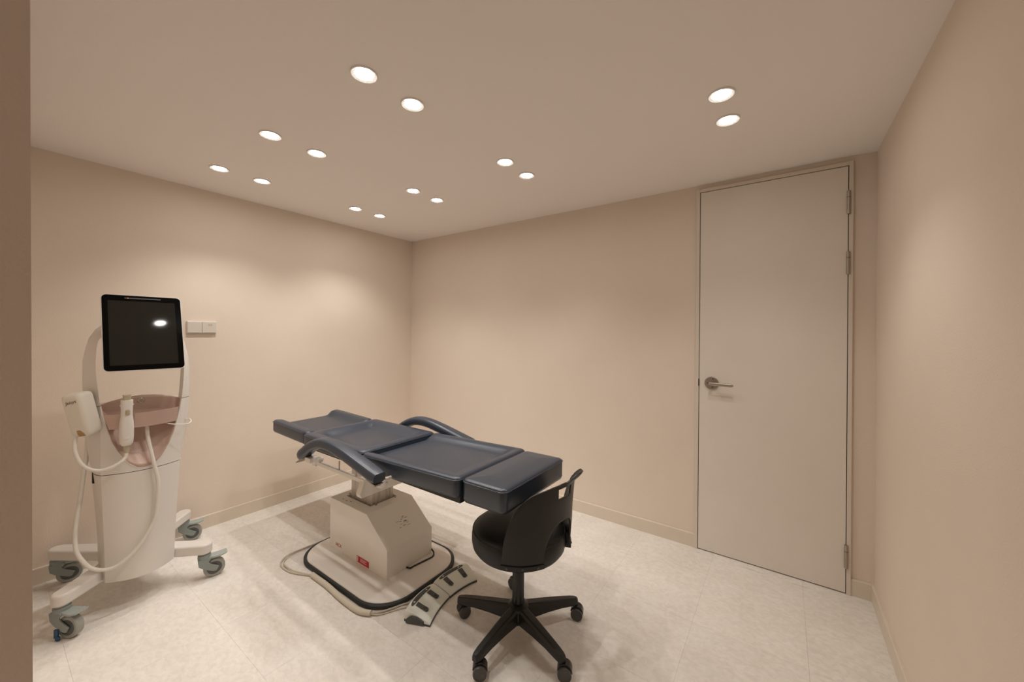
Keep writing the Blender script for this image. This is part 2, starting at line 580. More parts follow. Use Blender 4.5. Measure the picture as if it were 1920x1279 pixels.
def pad(name, x0, x1, hy, zfun, thick, rc=0.032, dep=0.016, rim_x=(0.07, 0.12), rim_y=(0.07, 0.12), sides='xy', crown=0.006, yc=BC):
    cx, hx = (x0 + x1) / 2, (x1 - x0) / 2
    rings = []
    lev = [(0.020, -thick), (0.006, -thick + 0.006), (0.0, -thick + 0.02), (0.0, -0.018), (0.0015, -0.011), (0.005, -0.005), (0.011, -0.0015), (0.022, 0.0)]
    nc = 7
    def ring(inset, fz):
        out = []
        base = rrect(hx - inset, hy - inset, max(0.004, rc - inset), nc)
        # add points along the straight edges so that the rim can bend
        dense = []
        for i in range(len(base)):
            p, q = base[i], base[(i + 1) % len(base)]
            d = math.hypot(p[0] - q[0], p[1] - q[1])
            k = 14 if (i % (nc + 1)) == nc else 1
            for t in range(k):
                dense.append((p[0] + (q[0] - p[0]) * t / k, p[1] + (q[1] - p[1]) * t / k))
        for u, v in dense:
            out.append(Vector((cx + u, yc + v, fz(u, v))))
        return out
    def rim(u, v):
        dx, dy = hx - abs(u), hy - abs(v)
        kx = smoothstep(*rim_x, dx) if 'x' in sides else 1.0
        if 'f' in sides:            # rim only at the foot end
            kx = smoothstep(*rim_x, hx - u)
        ky = smoothstep(*rim_y, dy) if 'y' in sides else 1.0
        return -dep * kx * ky + crown * smoothstep(0.0, 0.11, min(dx, dy))
    for inset, dz in lev:
        k_ = smoothstep(-thick * 0.8, -0.012, dz)
        rings.append(ring(inset, lambda u, v, dz=dz, k_=k_: zfun(cx + u) + dz + k_ * (rim(u, v) if dep else 0)))
    m = min(hx, hy)
    n = 12
    for i in range(1, n + 1):
        inset = 0.022 + (m - 0.012 - 0.022) * i / n
        rings.append(ring(inset, lambda u, v: zfun(cx + u) + rim(u, v)))
    o = obj(name, G().loft(rings), M['navy'], bed, smooth=60)
    pr = ring(-0.0005, lambda u, v: zfun(cx + u) - 0.0125 + (rim(u, v) if dep else 0))
    g = G().tube(pr + [pr[0]], 0.0028, 6, 0)
    obj('piping', g, M['navy'], o, smooth=60)
    return o

zt = lambda x: interp([(-3.1, 0.750), (-2.55, 0.735), (-1.9, 0.737), (-1.15, 0.762), (-0.9, 0.765)], x)
pad('head_cushion', -3.045, -2.555, 0.255, lambda x: zt(x) + 0.008, 0.090, sides='y', dep=0.036, rim_y=(0.05, 0.105), crown=0.0)
pad('back_cushion', -2.550, -1.895, 0.275, lambda x: zt(x) + 0.006, 0.088, dep=0.034, rim_x=(0.04, 0.13), rim_y=(0.05, 0.13), crown=0.0)
pad('seat_cushion', -1.890, -1.168, 0.280, lambda x: zt(x) + 0.002, 0.096, dep=0.027, sides='fy', rim_x=(0.035, 0.10), rim_y=(0.035, 0.10), crown=0.0)
pad('foot_cushion', -1.162, -0.920, 0.262, zt, 0.108, dep=0.0, crown=0.006)

# arm rests
def armrest(yc, sgn):
    path = spline([(-2.405, yc, 0.642), (-2.345, yc, 0.680), (-2.265, yc, 0.729), (-2.17, yc, 0.763), (-2.06, yc, 0.768), (-1.93, yc, 0.750), (-1.78, yc, 0.719), (-1.625, yc, 0.685)], 6)
    rings = []
    N = len(path)
    for i, p in enumerate(path):
        t = (path[min(i + 1, N - 1)] - path[max(i - 1, 0)]).normalized()
        nrm = Vector((-t.z, 0, t.x))
        s = i / (N - 1)
        hw = 0.040 * min(1, 0.72 + 3 * s) * (0.95 + 0.05 * math.cos(s * 6))
        hh = 0.029 * min(1, 0.75 + 3 * s)
        e = min(s, 1 - s) * (N - 1)
        if e < 1: 
            k = 0.86 + 0.14 * e
            hw *= k; hh *= k
        rings.append([p + Vector((0, u, 0)) + nrm * v for u, v in rrect(hw, hh, hh * 0.72, 5)])
    o = obj('armrest', G().loft(rings), M['navy'], bed, smooth=50)
    # steel strip and end brackets under the pad
    g = G()
    g.box(-2.43, -2.345, yc - 0.024, yc + 0.024, 0.622, 0.627)
    g.xf(Matrix.Translation((-2.388, yc, 0.6245)) @ Matrix.Rotation(-math.radians(31), 4, 'Y') @ Matrix.Translation((2.388, -yc, -0.6245)))
    obj('arm_bracket', g, M['steel'], o, smooth=None)
    g = G().box(-1.70, -1.625, yc - 0.024, yc + 0.024, 0.655, 0.661)
    g.xf(Matrix.Translation((-1.66, yc, 0.658)) @ Matrix.Rotation(math.radians(12.5), 4, 'Y') @ Matrix.Translation((1.66, -yc, -0.658)))
    obj('arm_bracket', g, M['steel'], o, smooth=None)
    # pivot arm and bushings
    obj('pivot_arm', G().box(-2.345, -2.285, min(yc - sgn * 0.01, yc + sgn * 0.05), max(yc - sgn * 0.01, yc + sgn * 0.05), 0.622, 0.650), M['cream'], o, smooth=None, bevel=0.003)
    obj('white_bush', G().cyl((-1.628, yc + sgn * 0.036, 0.668), (-1.628, yc + sgn * 0.070, 0.668), 0.008, 16), M['white'], o)
    obj('arm_link', G().box(-1.70, -1.625, min(yc + sgn * 0.01, yc + sgn * 0.05), max(yc + sgn * 0.01, yc + sgn * 0.05), 0.628, 0.652), M['cream'], o, smooth=None, bevel=0.002)
    return o
armrest(1.165, 1)
armrest(1.865, -1)

# steel frame under the cushions
def frame_side(y, s):
    g = G().box(-2.33, -1.82, y - 0.008, y + 0.008, 0.594, 0.616)
    rail = obj('side_rail', g, M['cream'], bed, smooth=None, bevel=0.002)
    for x in (-2.07, -1.90):
        obj('rail_rod', G().cyl((x, y, 0.61), (x, y, 0.665), 0.004, 8), M['steel'], rail)
    obj('rail_block', G().box(-2.35, -2.31, y - 0.014, y + 0.014, 0.586, 0.634), M['cream'], rail, smooth=None, bevel=0.003)
    obj('rail_bush', G().cyl((-2.285, y - 0.016, 0.628), (-2.285, y + 0.016, 0.628), 0.014, 16), M['cream'], rail)
frame_side(1.215, 1)
frame_side(1.815, -1)
# cross member whose lower corners slant down towards the sides
poly = [(1.184, 0.542), (1.192, 0.524), (1.838, 0.524), (1.846, 0.542), (1.805, 0.655), (1.225, 0.655)]
g = G().prism(poly, -1.855, -1.815, lambda u, v, d: (d, u, v))
obj('cross_member', g, M['cream'], bed, smooth=None, bevel=0.002)
obj('under_frame', G().box(-2.42, -1.75, 1.30, 1.73, 0.628, 0.652), M['cream'], bed, smooth=None, bevel=0.002)
obj('seat_plate', G().box(-1.80, -1.275, 1.29, 1.74, 0.626, 0.640), M['cream'], bed, smooth=None, bevel=0.002)
obj('seat_board', G().box(-1.88, -1.18, 1.27, 1.76, 0.640, 0.672), M['rubber'], bed, smooth=None)
obj('back_board', G().box(-2.55, -1.90, 1.27, 1.76, 0.640, 0.660), M['rubber'], bed, smooth=None)
obj('foot_bracket', G().box(-1.22, -1.10, 1.36, 1.67, 0.642, 0.664), M['steel'], bed, smooth=None)
obj('head_bracket', G().box(-2.70, -2.44, 1.42, 1.60, 0.636, 0.658), M['steel'], bed, smooth=None)

# telescopic column with vertical ribs
HX0, HX1, HY0, HY1, ZB = -2.307, -2.049, 1.408, 1.601, 0.340
CX0, CX1, CY0, CY1 = -2.288, -2.064, 1.424, 1.590
obj('column_inner', G().box(CX0 + 0.025, CX1 - 0.025, CY0 + 0.02, CY1 - 0.02, 0.30, 0.632), M['alu'], bed, smooth=None, bevel=0.006)
g = G().box(CX0, CX1, CY0, CY1, 0.10, 0.60)
col = obj('column', g, M['alu'], bed, smooth=None, bevel=0.012, seg=3)
for y in (1.455, 1.482, 1.535, 1.562):
    obj('rib', G().cyl((CX1, y, 0.20), (CX1, y, 0.595), 0.006, 8), M['alu'], col)
for x in (-2.24, -2.12):
    obj('rib', G().cyl((x, CY0, 0.20), (x, CY0, 0.595), 0.003, 8), M['alu'], col)

# pedestal box with a sloped end and a square opening in its top
BX0, BX1, BXC, BY0, BY1, ZS = -2.372, -1.784, -1.978, 1.333, 1.665, 0.190
z0 = 0.020
sl = lambda x: ZB + (ZS - ZB) * (x - BXC) / (BX1 - BXC)
v = [(BX0, BY0, z0), (BX1, BY0, z0), (BX1, BY0, ZS), (BXC, BY0, ZB), (BX0, BY0, ZB),
     (BX0, BY1, z0), (BX1, BY1, z0), (BX1, BY1, ZS), (BXC, BY1, ZB), (BX0, BY1, ZB),
     (HX0, HY0, ZB), (HX1, HY0, ZB), (HX1, HY1, ZB), (HX0, HY1, ZB),
     (HX0, HY0, 0.24), (HX1, HY0, 0.24), (HX1, HY1, 0.24), (HX0, HY1, 0.24)]
f = [(0, 1, 2, 3, 4), (9, 8, 7, 6, 5), (1, 6, 7, 2), (2, 7, 8, 3), (0, 4, 9, 5), (0, 5, 6, 1),
     (4, 3, 11, 10), (3, 8, 12, 11), (8, 9, 13, 12), (9, 4, 10, 13),
     (10, 11, 15, 14), (11, 12, 16, 15), (12, 13, 17, 16), (13, 10, 14, 17)]
pbox = obj('pedestal', G().add(v, f), M['cream'], bed, smooth=None, bevel=0.002)
obj('opening_floor', G().box(HX0, HX1, HY0, HY1, 0.236, 0.242), M['joint'], pbox, smooth=None)
for x, y in ((HX1 + 0.012, HY0 + 0.03), (HX1 + 0.012, HY1 - 0.02), (HX0 - 0.012, HY0 + 0.03), (HX0 + 0.03, HY1 + 0.012)):
    obj('screw', G().cyl((x, y, ZB), (x, y, ZB + 0.006), 0.006, 10), M['steel'], pbox)
for x, y, w_ in ((-2.285, 1.365, 0.012), (-2.245, 1.362, 0.016), (-2.215, 1.372, 0.018)):
    obj('printed_mark', G().box(x, x + w_, y, y + 0.004, ZB + 0.0002, ZB + 0.0006), M['ink'], pbox, smooth=None)
lb = obj('red_label', G().box(-2.072, -1.949, BY0 - 0.0008, BY0 + 0.001, 0.034, 0.071), M['red'], pbox, smooth=None)
for k in range(3):
    obj('print_line', G().box(-2.035, -1.972 - 0.012 * (k % 2), BY0 - 0.0012, BY0 - 0.0007, 0.044 + k * 0.0075, 0.0475 + k * 0.0075), M['paleink'], lb, smooth=None)
obj('label_strip', G().box(-2.070, -2.056, BY0 - 0.0012, BY0 - 0.0007, 0.037, 0.068), M['paleink'], lb, smooth=None)
text_part('maker_mark', 'HCX', 0.030, M['redink'], Matrix.Translation((-2.268, BY0 - 0.0008, 0.064)) @ Matrix.Rotation(PI / 2, 4, 'X'), pbox)
# torn sticker remains on the sloped face
nrm = Vector((ZB - ZS, 0, BX1 - BXC)).normalized()
def on_slope(x, y):
    return Vector((x, y, sl(x))) + nrm * 0.0004
rnd = random.Random(3)
for k in range(18):
    x = -1.90 + rnd.random() * 0.055
    y = 1.465 + rnd.random() * 0.07
    l = 0.008 + rnd.random() * 0.016
    a, b_ = on_slope(x, y), on_slope(x, y + l)
    c_, d_ = on_slope(x + 0.0022, y + l), on_slope(x + 0.0022, y)
    obj('sticker_residue', G().add([a, b_, c_, d_], [(0, 1, 2, 3)]), M['ink'] if k % 3 == 0 else M['residue'], pbox, smooth=None)

# base plate, rounded, with rubber edge
def sup(hx, hy, e, n=72):
    out = []
    for k in range(n):
        a = 2 * PI * k / n
        c, s = math.cos(a), math.sin(a)
        out.append((math.copysign(abs(c) ** (2 / e), c) * hx, math.copysign(abs(s) ** (2 / e), s) * hy))
    return out
PXc, PYc, PHX, PHY = -2.033, 1.4625, 0.448, 0.3125
rings = [[Vector((PXc + u * k, PYc + v * k2, z)) for u, v in rrect(PHX, PHY, 0.19, 14)] for k, k2, z in ((0.985, 0.98, 0.001), (1, 1, 0.004), (1, 1, 0.019), (0.99, 0.985, 0.0235), (0.968, 0.955, 0.0235), (0.966, 0.952, 0.018))]
obj('rubber_edge', G().loft(rings), M['rubber'], bed, smooth=50)
rings = [[Vector((PXc + u * k, PYc + v * k2, z)) for u, v in rrect(PHX, PHY, 0.19, 14)] for k, k2, z in ((0.966, 0.952, 0.012), (0.964, 0.949, 0.0225), (0.955, 0.937, 0.0265), (0.9, 0.87, 0.029), (0.5, 0.5, 0.030))]
obj('base_plate', G().loft(rings), M['plate'], bed, smooth=50)
obj('power_cord', G().tube([(-1.790, 1.668, 0.050), (-1.760, 1.660, 0.040), (-1.742, 1.632, 0.034), (-1.750, 1.563, 0.034), (-1.760, 1.497, 0.034), (-1.758, 1.476, 0.036), (-1.786, 1.470, 0.034)], 0.0045, 8), M['rubber'], bed)

# ------------------------------------------------------------------ foot pedal and its cable
cab = thing('pedal_cable', 'thin cream cable with corrugated sleeve lying beside the bed base', 'cable', (-2.2, 1.15, 0))
obj('wire', G().tube([(-2.50, 1.44, 0.006), (-2.495, 1.39, 0.006), (-2.512, 1.255, 0.006), (-2.513, 1.142, 0.006), (-2.45, 1.073, 0.006), (-2.322, 1.073, 0.006), (-2.19, 1.128, 0.010), (-2.15, 1.132, 0.014)], 0.0045, 8), M['sleeve'], cab)
obj('wire', G().tube([(-2.50, 1.44, 0.006), (-2.49, 1.38, 0.007), (-2.50, 1.255, 0.012), (-2.498, 1.15, 0.012), (-2.44, 1.085, 0.012), (-2.32, 1.083, 0.012), (-2.20, 1.122, 0.013)], 0.0035, 8), M['sleeve'], cab)
obj('sleeve', G().tube([(-2.19, 1.128, 0.014), (-2.022, 1.128, 0.014), (-1.868, 1.118, 0.014), (-1.724, 1.120, 0.014), (-1.655, 1.146, 0.014)], 0.0135, 14), M['sleeve'], cab)
obj('wire', G().tube([(-1.662, 1.142, 0.016), (-1.633, 1.18, 0.009), (-1.608, 1.235, 0.006), (-1.585, 1.29, 0.006), (-1.555, 1.322, 0.012)], 0.0045, 8), M['sleeve'], cab)
obj('wire', G().tube([(-1.662, 1.142, 0.012), (-1.625, 1.172, 0.005), (-1.595, 1.225, 0.004), (-1.57, 1.27, 0.004), (-1.54, 1.30, 0.012)], 0.0035, 8), M['sleeve'], cab)

ped = thing('foot_pedal', 'pale grey two part foot control with dark pedals in front of the bed base', 'foot pedal', (-1.46, 1.44, 0))
def pedal_half(A, B, Cc, D, flip):
    """A,B: high back edge; D,Cc: low front edge (floor corners, A-D and B-C are the ends)"""
    A, B, Cc, D = [Vector((p[0], p[1], 0)) for p in (A, B, Cc, D)]
    prof = [(0.00, 0.012), (0.0, 0.042), (0.04, 0.053), (0.10, 0.0575), (0.22, 0.0555), (0.7, 0.034), (0.93, 0.021), (1.0, 0.015), (1.0, 0.010)]
    n = 12
    rings = []
    ce = (A + B + Cc + D) / 4
    for i in range(n + 1):
        s = i / n
        # bulge of the back edge makes the fan shape
        back = A.lerp(B, s)
        front = D.lerp(Cc, s)
        out = (back - front).normalized()
        back = back + out * (0.020 * (1 - (2 * s - 1) ** 2))
        front = front + out * (0.010 * (1 - (2 * s - 1) ** 2))
        drop = 1 - 0.10 * max(0, abs(2 * s - 1) - 0.86) / 0.14
        rings.append([back.lerp(front, u) + Vector((0, 0, 0.010 + (z - 0.010) * drop)) for u, z in prof])
    top = obj('pedal_housing', G().loft(rings), M['pedal'], ped, smooth=50)
    # dark sole
    rs = []
    for i in range(n + 1):
        s = i / n
        back = A.lerp(B, s); front = D.lerp(Cc, s)
        out = (back - front).normalized()
        back = back + out * (0.020 * (1 - (2 * s - 1) ** 2) + 0.001)
        front = front + out * (0.010 * (1 - (2 * s - 1) ** 2) - 0.001)
        rs.append([back, front, front + Vector((0, 0, 0.010)), back + Vector((0, 0, 0.014))])
    obj('sole', G().loft(rs), M['pedal_d'], top, smooth=None)
    def at(s, u, dz=0):
        back = A.lerp(B, s); front = D.lerp(Cc, s)
        out = (back - front).normalized()
        back = back + out * (0.020 * (1 - (2 * s - 1) ** 2)); front = front + out * (0.010 * (1 - (2 * s - 1) ** 2))
        z = interp(prof[1:8], u)
        return back.lerp(front, u) + Vector((0, 0, z + dz))
    # curved dark band along the back
    def band(a, b):
        s = 0.14 + 0.72 * a
        wd = 0.082 * math.sqrt(max(0.02, 1 - (2 * a - 1) ** 4))
        return at(s, 0.195 + (b - 0.5) * 2 * wd, 0.0012)
    bd = obj('dark_band', G().grid(band, 16, 4), M['pedal_d'], top)
    for s0 in (0.27, 0.73):
        q = at(s0, 0.20, 0.0014)
        obj('arrow_mark', G().cyl(q, q + Vector((0, 0, 0.0008)), 0.0065, 3), M['pedal'], bd, smooth=None)
    for s0 in (0.27, 0.73):
        def strip(a, b, s0=s0):
            u = 0.30 + 0.47 * a
            hw = 0.066 * (1.0 if a < 0.86 else math.sqrt(max(0.03, 1 - ((a - 0.86) / 0.14) ** 2)))
            hz = 0.0010 + 0.006 * smoothstep(0.35, 0.9, a) * (1 if 0.01 < b < 0.99 else 0.15)
            return at(s0 + (b - 0.5) * 2 * hw, u, hz)
        pd = obj('pedal_switch', G().grid(strip, 18, 6), M['pedal_d'], top, smooth=60)
        for k in range(4):
            u = 0.60 + 0.03 * k
            p0, p1 = at(s0 - 0.035, u, 0.0068), at(s0 + 0.035, u, 0.0068)
            obj('grip_ridge', G().cyl(p0, p1, 0.0016, 6), M['pedal_d'], pd)
    return top, at
pedal_half((-1.495, 1.222), (-1.540, 1.440), (-1.430, 1.464), (-1.365, 1.268), False)
pedal_half((-1.541, 1.446), (-1.520, 1.690), (-1.402, 1.655), (-1.429, 1.470), True)
# dark side recess at the near end
g = G().add([(-1.478, 1.2145, 0.004), (-1.395, 1.2515, 0.004), (-1.398, 1.2495, 0.022), (-1.43, 1.2355, 0.037), (-1.462, 1.2210, 0.037), (-1.473, 1.2160, 0.026)], [(0, 1, 2, 3, 4, 5)])
g.add([tuple(p + Vector((0.004, 0.012, 0))) for p in list(g.v)], [(0, 1, 2, 3, 4, 5)])
for i in range(6):
    g.f.append([i, (i + 1) % 6, 6 + (i + 1) % 6, 6 + i])
obj('side_recess', g, M['pedal_d'], ped, smooth=None)

# ------------------------------------------------------------------ black stool with wrap-around back
SX, SY = -1.014, 1.499
stool = thing('swivel_stool', 'black swivel stool with wrap-around plastic back at the foot of the bed', 'stool', (SX, SY, 0))
prof = [(0.05, 0.392), (0.185, 0.394), (0.203, 0.402), (0.2165, 0.420), (0.2215, 0.445), (0.2215, 0.470), (0.2165, 0.492), (0.203, 0.507), (0.18, 0.515), (0.12, 0.519), (0.02, 0.520)]
seat = obj('seat', G().lathe(prof, 64, Matrix.Translation((SX, SY, 0))), M['blackf'], stool, smooth=50)
obj('seat_piping', G().tube([(SX + 0.2165 * math.cos(2 * PI * k / 48), SY + 0.2165 * math.sin(2 * PI * k / 48), 0.493) for k in range(49)], 0.0025, 6, 0), M['blackf'], seat)
obj('seat_pan', G().lathe([(0.04, 0.372), (0.11, 0.374), (0.18, 0.388), (0.186, 0.395)], 40, Matrix.Translation((SX, SY, 0))), M['blackm'], stool)
# back shell
top_tab = [(0, 0.768), (16, 0.766), (20, 0.764), (30, 0.757), (41, 0.746), (49, 0.724), (55, 0.700), (59, 0.677), (63, 0.645), (66, 0.613), (68.5, 0.580), (70.5, 0.545), (72, 0.50), (73.5, 0.452)]
def arch_bot(a):
    a = abs(a)
    return 0.442 if a >= 27 else 0.455 + 0.150 * math.sqrt(max(0, 1 - (a / 27) ** 2.6))
def shell_pt(a, z, extra=0.0):
    R = 0.238 + 0.008 * smoothstep(0.44, 0.60, z) + 0.008 * smoothstep(0.6, 0.74, z)
    lip = smoothstep(0.735, 0.805, z) ** 1.2 * max(0, 1 - abs((a - 20) / 21) ** 3)
    R += 0.046 * lip + extra
    t = math.radians(a * 0.932 - 5)
    return Vector((SX + R * math.cos(t), SY + R * math.sin(t), z))
angs = [0, 4, 8, 11, 14, 18, 22, 25, 26.5, 27, 31, 36, 42, 48, 53, 57, 60, 62, 64, 66, 67.5, 69, 70.5, 71.5, 72.5, 73.5]
angs = [-a for a in reversed(angs[1:])] + angs
angs = sorted(set(angs + [2, 6, 16, 20, 33.5, 39]))
rows = []
Z1, Z2 = 0.708, 0.750
for a in angs:
    zb_, zt_ = arch_bot(a), interp(top_tab, abs(a)) + 0.034 * (1 - smoothstep(11, 19, abs(a - 20)))
    c1, c2 = min(Z1, zt_ - 0.0), min(Z2, zt_ - 0.0)
    if c1 >= zt_: c1 = zt_
    col_ = [zb_ + (c1 - zb_) * k / 10 for k in range(11)] + [c2] + [c2 + (zt_ - c2) * k / 6 for k in range(1, 7)]
    rows.append([shell_pt(a, z) for z in col_])
g = G()
nr = len(rows[0])
g.add([p for r in rows for p in r], [])
for i in range(len(angs) - 1):
    for j in range(nr - 1):
        am = (angs[i] + angs[i + 1]) / 2
        if j == 10 and abs(am) < 11.5:
            continue
        q = [i * nr + j, (i + 1) * nr + j, (i + 1) * nr + j + 1, i * nr + j + 1]
        pts = [g.v[k] for k in q]
        if (pts[1] - pts[2]).length < 1e-6 and (pts[0] - pts[3]).length < 1e-6:
            continue
        g.f.append(q)
me = bpy.data.meshes.new('backrest')
import bmesh
bm = bmesh.new()
bv = [bm.verts.new(p) for p in g.v]
for q in g.f:
    try:
        bm.faces.new([bv[k] for k in q])
    except ValueError:
        pass
bmesh.ops.remove_doubles(bm, verts=bm.verts, dist=1e-5)
bmesh.ops.delete(bm, geom=[v_ for v_ in bm.verts if not v_.link_faces], context='VERTS')
bmesh.ops.recalc_face_normals(bm, faces=bm.faces)
bm.to_mesh(me)
bm.free()
me.materials.append(M['blackp'])
me.shade_smooth()
back = bpy.data.objects.new('backrest', me)
C.objects.link(back)
back.parent = stool
back.matrix_parent_inverse = WM[stool].inverted()
sd = back.modifiers.new('thickness', 'SOLIDIFY')
sd.thickness = 0.007
sd.offset = 0.0
bvm = back.modifiers.new('bevel', 'BEVEL')
bvm.width = 0.002
bvm.segments = 2
bvm.limit_method = 'ANGLE'
bvm.angle_limit = math.radians(50)
for s in (-1, 1):
    rings = []
    for k in range(15):
        a = math.radians(s * (26.5 + 47.5 * k / 14) * 0.932 - 5)
        rings.append([Vector((SX + r * math.cos(a), SY + r * math.sin(a), z)) for r, z in ((0.215, 0.432), (0.246, 0.432), (0.246, 0.450), (0.215, 0.450))])
    rim_ = obj('mounting_rim', G().loft(rings), M['blackp'], back, smooth=30)
    for q in (34, 50.5, 67):
        a = math.radians(s * q * 0.932 - 5)
        d = Vector((math.cos(a), math.sin(a), 0))
        p = Vector((SX, SY, 0.441))
        obj('bolt', G().cyl(p + d * 0.244, p + d * 0.2485, 0.0045, 10), M['castergrey'], back)
# gas lift, hub and star base
obj('gas_lift', G().lathe([(0.028, 0.10), (0.028, 0.30), (0.026, 0.305), (0.018, 0.308), (0.018, 0.385)], 28, Matrix.Translation((SX, SY, 0))), M['blackm'], stool)
star = obj('star_base', G().lathe([(0.034, 0.056), (0.052, 0.062), (0.056, 0.10), (0.050, 0.128), (0.036, 0.138), (0.030, 0.140)], 30, Matrix.Translation((SX, SY, 0))), M['blackp'], stool)
A0 = math.radians(-90.5)
# local meshes shared by the five arms and casters
def arm_geo():
    st = [(0.02, 0.030, 0.062, 0.132), (0.07, 0.0285, 0.066, 0.128), (0.14, 0.026, 0.072, 0.121), (0.22, 0.0225, 0.073, 0.112), (0.275, 0.0205, 0.069, 0.104), (0.298, 0.0185, 0.067, 0.099), (0.312, 0.012, 0.067, 0.095)]
    rings = []
    for r, hw, zb_, zt_ in st:
        rings.append([Vector((r, -hw, zb_)), Vector((r, hw, zb_)), Vector((r, hw * 0.98, zt_ - 0.012)), Vector((r, hw * 0.6, zt_)), Vector((r, -hw * 0.6, zt_)), Vector((r, -hw * 0.98, zt_ - 0.012))])
    return G().loft(rings)
def caster_hood():
    g = G()
    n = 10
    prof = [(0.027 * math.cos(PI * k / n - 0.12), 0.0275 + 0.0295 * math.sin(PI * k / n - 0.12)) for k in range(n + 1)]
    g.prism(prof + [(-0.018, 0.030), (0.012, 0.030)], -0.010, 0.010, lambda u, v_, d: (u + 0.012, d, v_))
    g.prism([(p[0] * 1.0, p[1]) for p in prof] + [(-0.021, 0.034), (0.021, 0.034)], -0.0165, 0.0165, lambda u, v_, d: (u + 0.012, d, v_ + 0.001))
    g.cyl((0, 0, 0.054), (0, 0, 0.072), 0.011, 14)
    return g
arm_o = None
heads = [38, 25, 20, 165, 60]
for k in range(5):
    a = A0 + 2 * PI * k / 5
    Mw = Matrix.Translation((SX, SY, 0)) @ Matrix.Rotation(a, 4, 'Z')
    if k == 0:
        arm0 = obj('base_arm', arm_geo(), M['blackp'], star, smooth=28, bevel=0.003, local=True)
        o = arm0
    else:
        o = arm0.copy(); C.objects.link(o)
    o.parent = star
    o.matrix_basis = Mw
    hp = Vector((SX + 0.296 * math.cos(a), SY + 0.296 * math.sin(a), 0))
    Mc = Matrix.Translation(hp) @ Matrix.Rotation(math.radians(heads[k]), 4, 'Z')
    if k == 0:
        ca0 = obj('caster', caster_hood(), M['blackm'], stool, smooth=40, bevel=0.002, local=True)
        wh = []
        for s in (-1, 1):
            y0 = s * 0.0105
            wv = obj('wheel', G().lathe([(0.008, 0), (0.0235, 0.0008), (0.025, 0.003), (0.025, 0.012), (0.0240, 0.0150), (0.0215, 0.0158), (0.0205, 0.0145), (0.002, 0.0150)], 28, Matrix.Translation((0.012, y0, 0.0252)) @ Matrix.Rotation(-s * PI / 2, 4, 'X')), M['castergrey'], ca0, local=True)
            wh.append(wv)
        c = ca0
    else:
        c = ca0.copy(); C.objects.link(c)
        for wv in wh:
            d = wv.copy(); C.objects.link(d); d.parent = c
    c.parent = stool
    c.matrix_parent_inverse = WM[stool].inverted()
    c.matrix_basis = Mc @ Matrix.Scale(1.16, 4)

# ------------------------------------------------------------------ white treatment device
YC = 0.511
dev = thing('treatment_device', 'white aesthetic treatment device on casters with tilted black touch screen', 'medical device', (-2.945, 0.515, 0))
XFr = -2.72
hf_tab = [(0.15, 0.130), (0.35, 0.136), (0.69, 0.150), (1.03, 0.155), (1.06, 0.158), (1.14, 0.165), (1.2, 0.169), (1.25, 0.169), (1.33, 0.164), (1.37, 0.153), (1.41, 0.130), (1.44, 0.095), (1.456, 0.05), (1.462, 0.015)]
ho_tab = [(0.15, 0.133), (0.35, 0.140), (0.60, 0.158), (0.70, 0.168), (0.75, 0.180), (0.85, 0.194), (0.93, 0.202), (1.1, 0.206), (1.18, 0.207), (1.25, 0.205), (1.31, 0.196), (1.36, 0.182), (1.41, 0.158), (1.45, 0.120), (1.475, 0.075), (1.488, 0.02)]
xf = lambda z: XFr - 0.055 * smoothstep(1.0, 1.5, z)
def bulge(z):
    return interp([(0.15, 0.068), (0.7, 0.050)], z)
def body_ring(z):
    hf, ho = interp(hf_tab, z), interp(ho_tab, z)
    out = []
    for k in range(17):
        s = -1 + 2 * k / 16
        out.append(Vector((XFr + bulge(z) * (1 - s * s), YC + hf * s, z)))
    out += [Vector((XFr - 0.03, YC + hf + (ho - hf) * 0.75, z)), Vector((XFr - 0.06, YC + ho, z)), Vector((-2.90, YC + ho * 0.98, z)), Vector((-2.955, YC + ho * 0.9, z)), Vector((-2.975, YC + ho * 0.7, z)),
            Vector((-2.975, YC - ho * 0.7, z)), Vector((-2.955, YC - ho * 0.9, z)), Vector((-2.90, YC - ho * 0.98, z)), Vector((XFr - 0.06, YC - ho, z)), Vector((XFr - 0.03, YC - hf - (ho - hf) * 0.75, z))]
    return out
low = obj('lower_body', G().loft([body_ring(z) for z in (0.155, 0.162, 0.20, 0.28, 0.36, 0.45, 0.55, 0.62, 0.688)]), M['white'], dev, smooth=32)
obj('side_slot', G().box(-2.815, -2.795, YC - 0.168, YC - 0.150, 0.640, 0.690), M['joint'], low, smooth=None)

def shell_ring(z):
    hf, ho = interp(hf_tab, z), interp(ho_tab, z)
    ho = max(ho, hf + 0.004)
    x = xf(z)
    dp = 0.045
    R = [(x - dp, -hf + 0.006), (x - 0.002, -hf + 0.003), (x, -hf), (x - 0.006, -hf - 0.003)]
    R += [(x - 0.03, -hf - (ho - hf) * 0.62), (x - 0.055, -ho + 0.002), (x - 0.064, -ho), (x - 0.085, -ho * 0.985), (x - 0.13, -ho * 0.86), (x - 0.15, -ho * 0.6)]
    R2 = [(a, -b) for a, b in reversed(R)]
    return [Vector((a, YC + b, z)) for a, b in R + R2]
zs = [0.692 + (1.028 - 0.692) * k / 10 for k in range(11)]
obj('upper_body', G().loft([shell_ring(z) for z in zs]), M['white'], dev, smooth=32)
hoop = [(z, z) for z in (1.031, 1.06, 1.1, 1.15, 1.2, 1.25, 1.29, 1.32)]
hoop = [(interp(hf_tab, z), z, interp(ho_tab, z), z) for z, _ in hoop] + [(0.158, 1.352, 0.184, 1.362), (0.143, 1.376, 0.160, 1.408), (0.118, 1.394, 0.126, 1.444), (0.085, 1.407, 0.088, 1.467), (0.045, 1.415, 0.046, 1.480), (0.0, 1.418, 0.0, 1.484)]
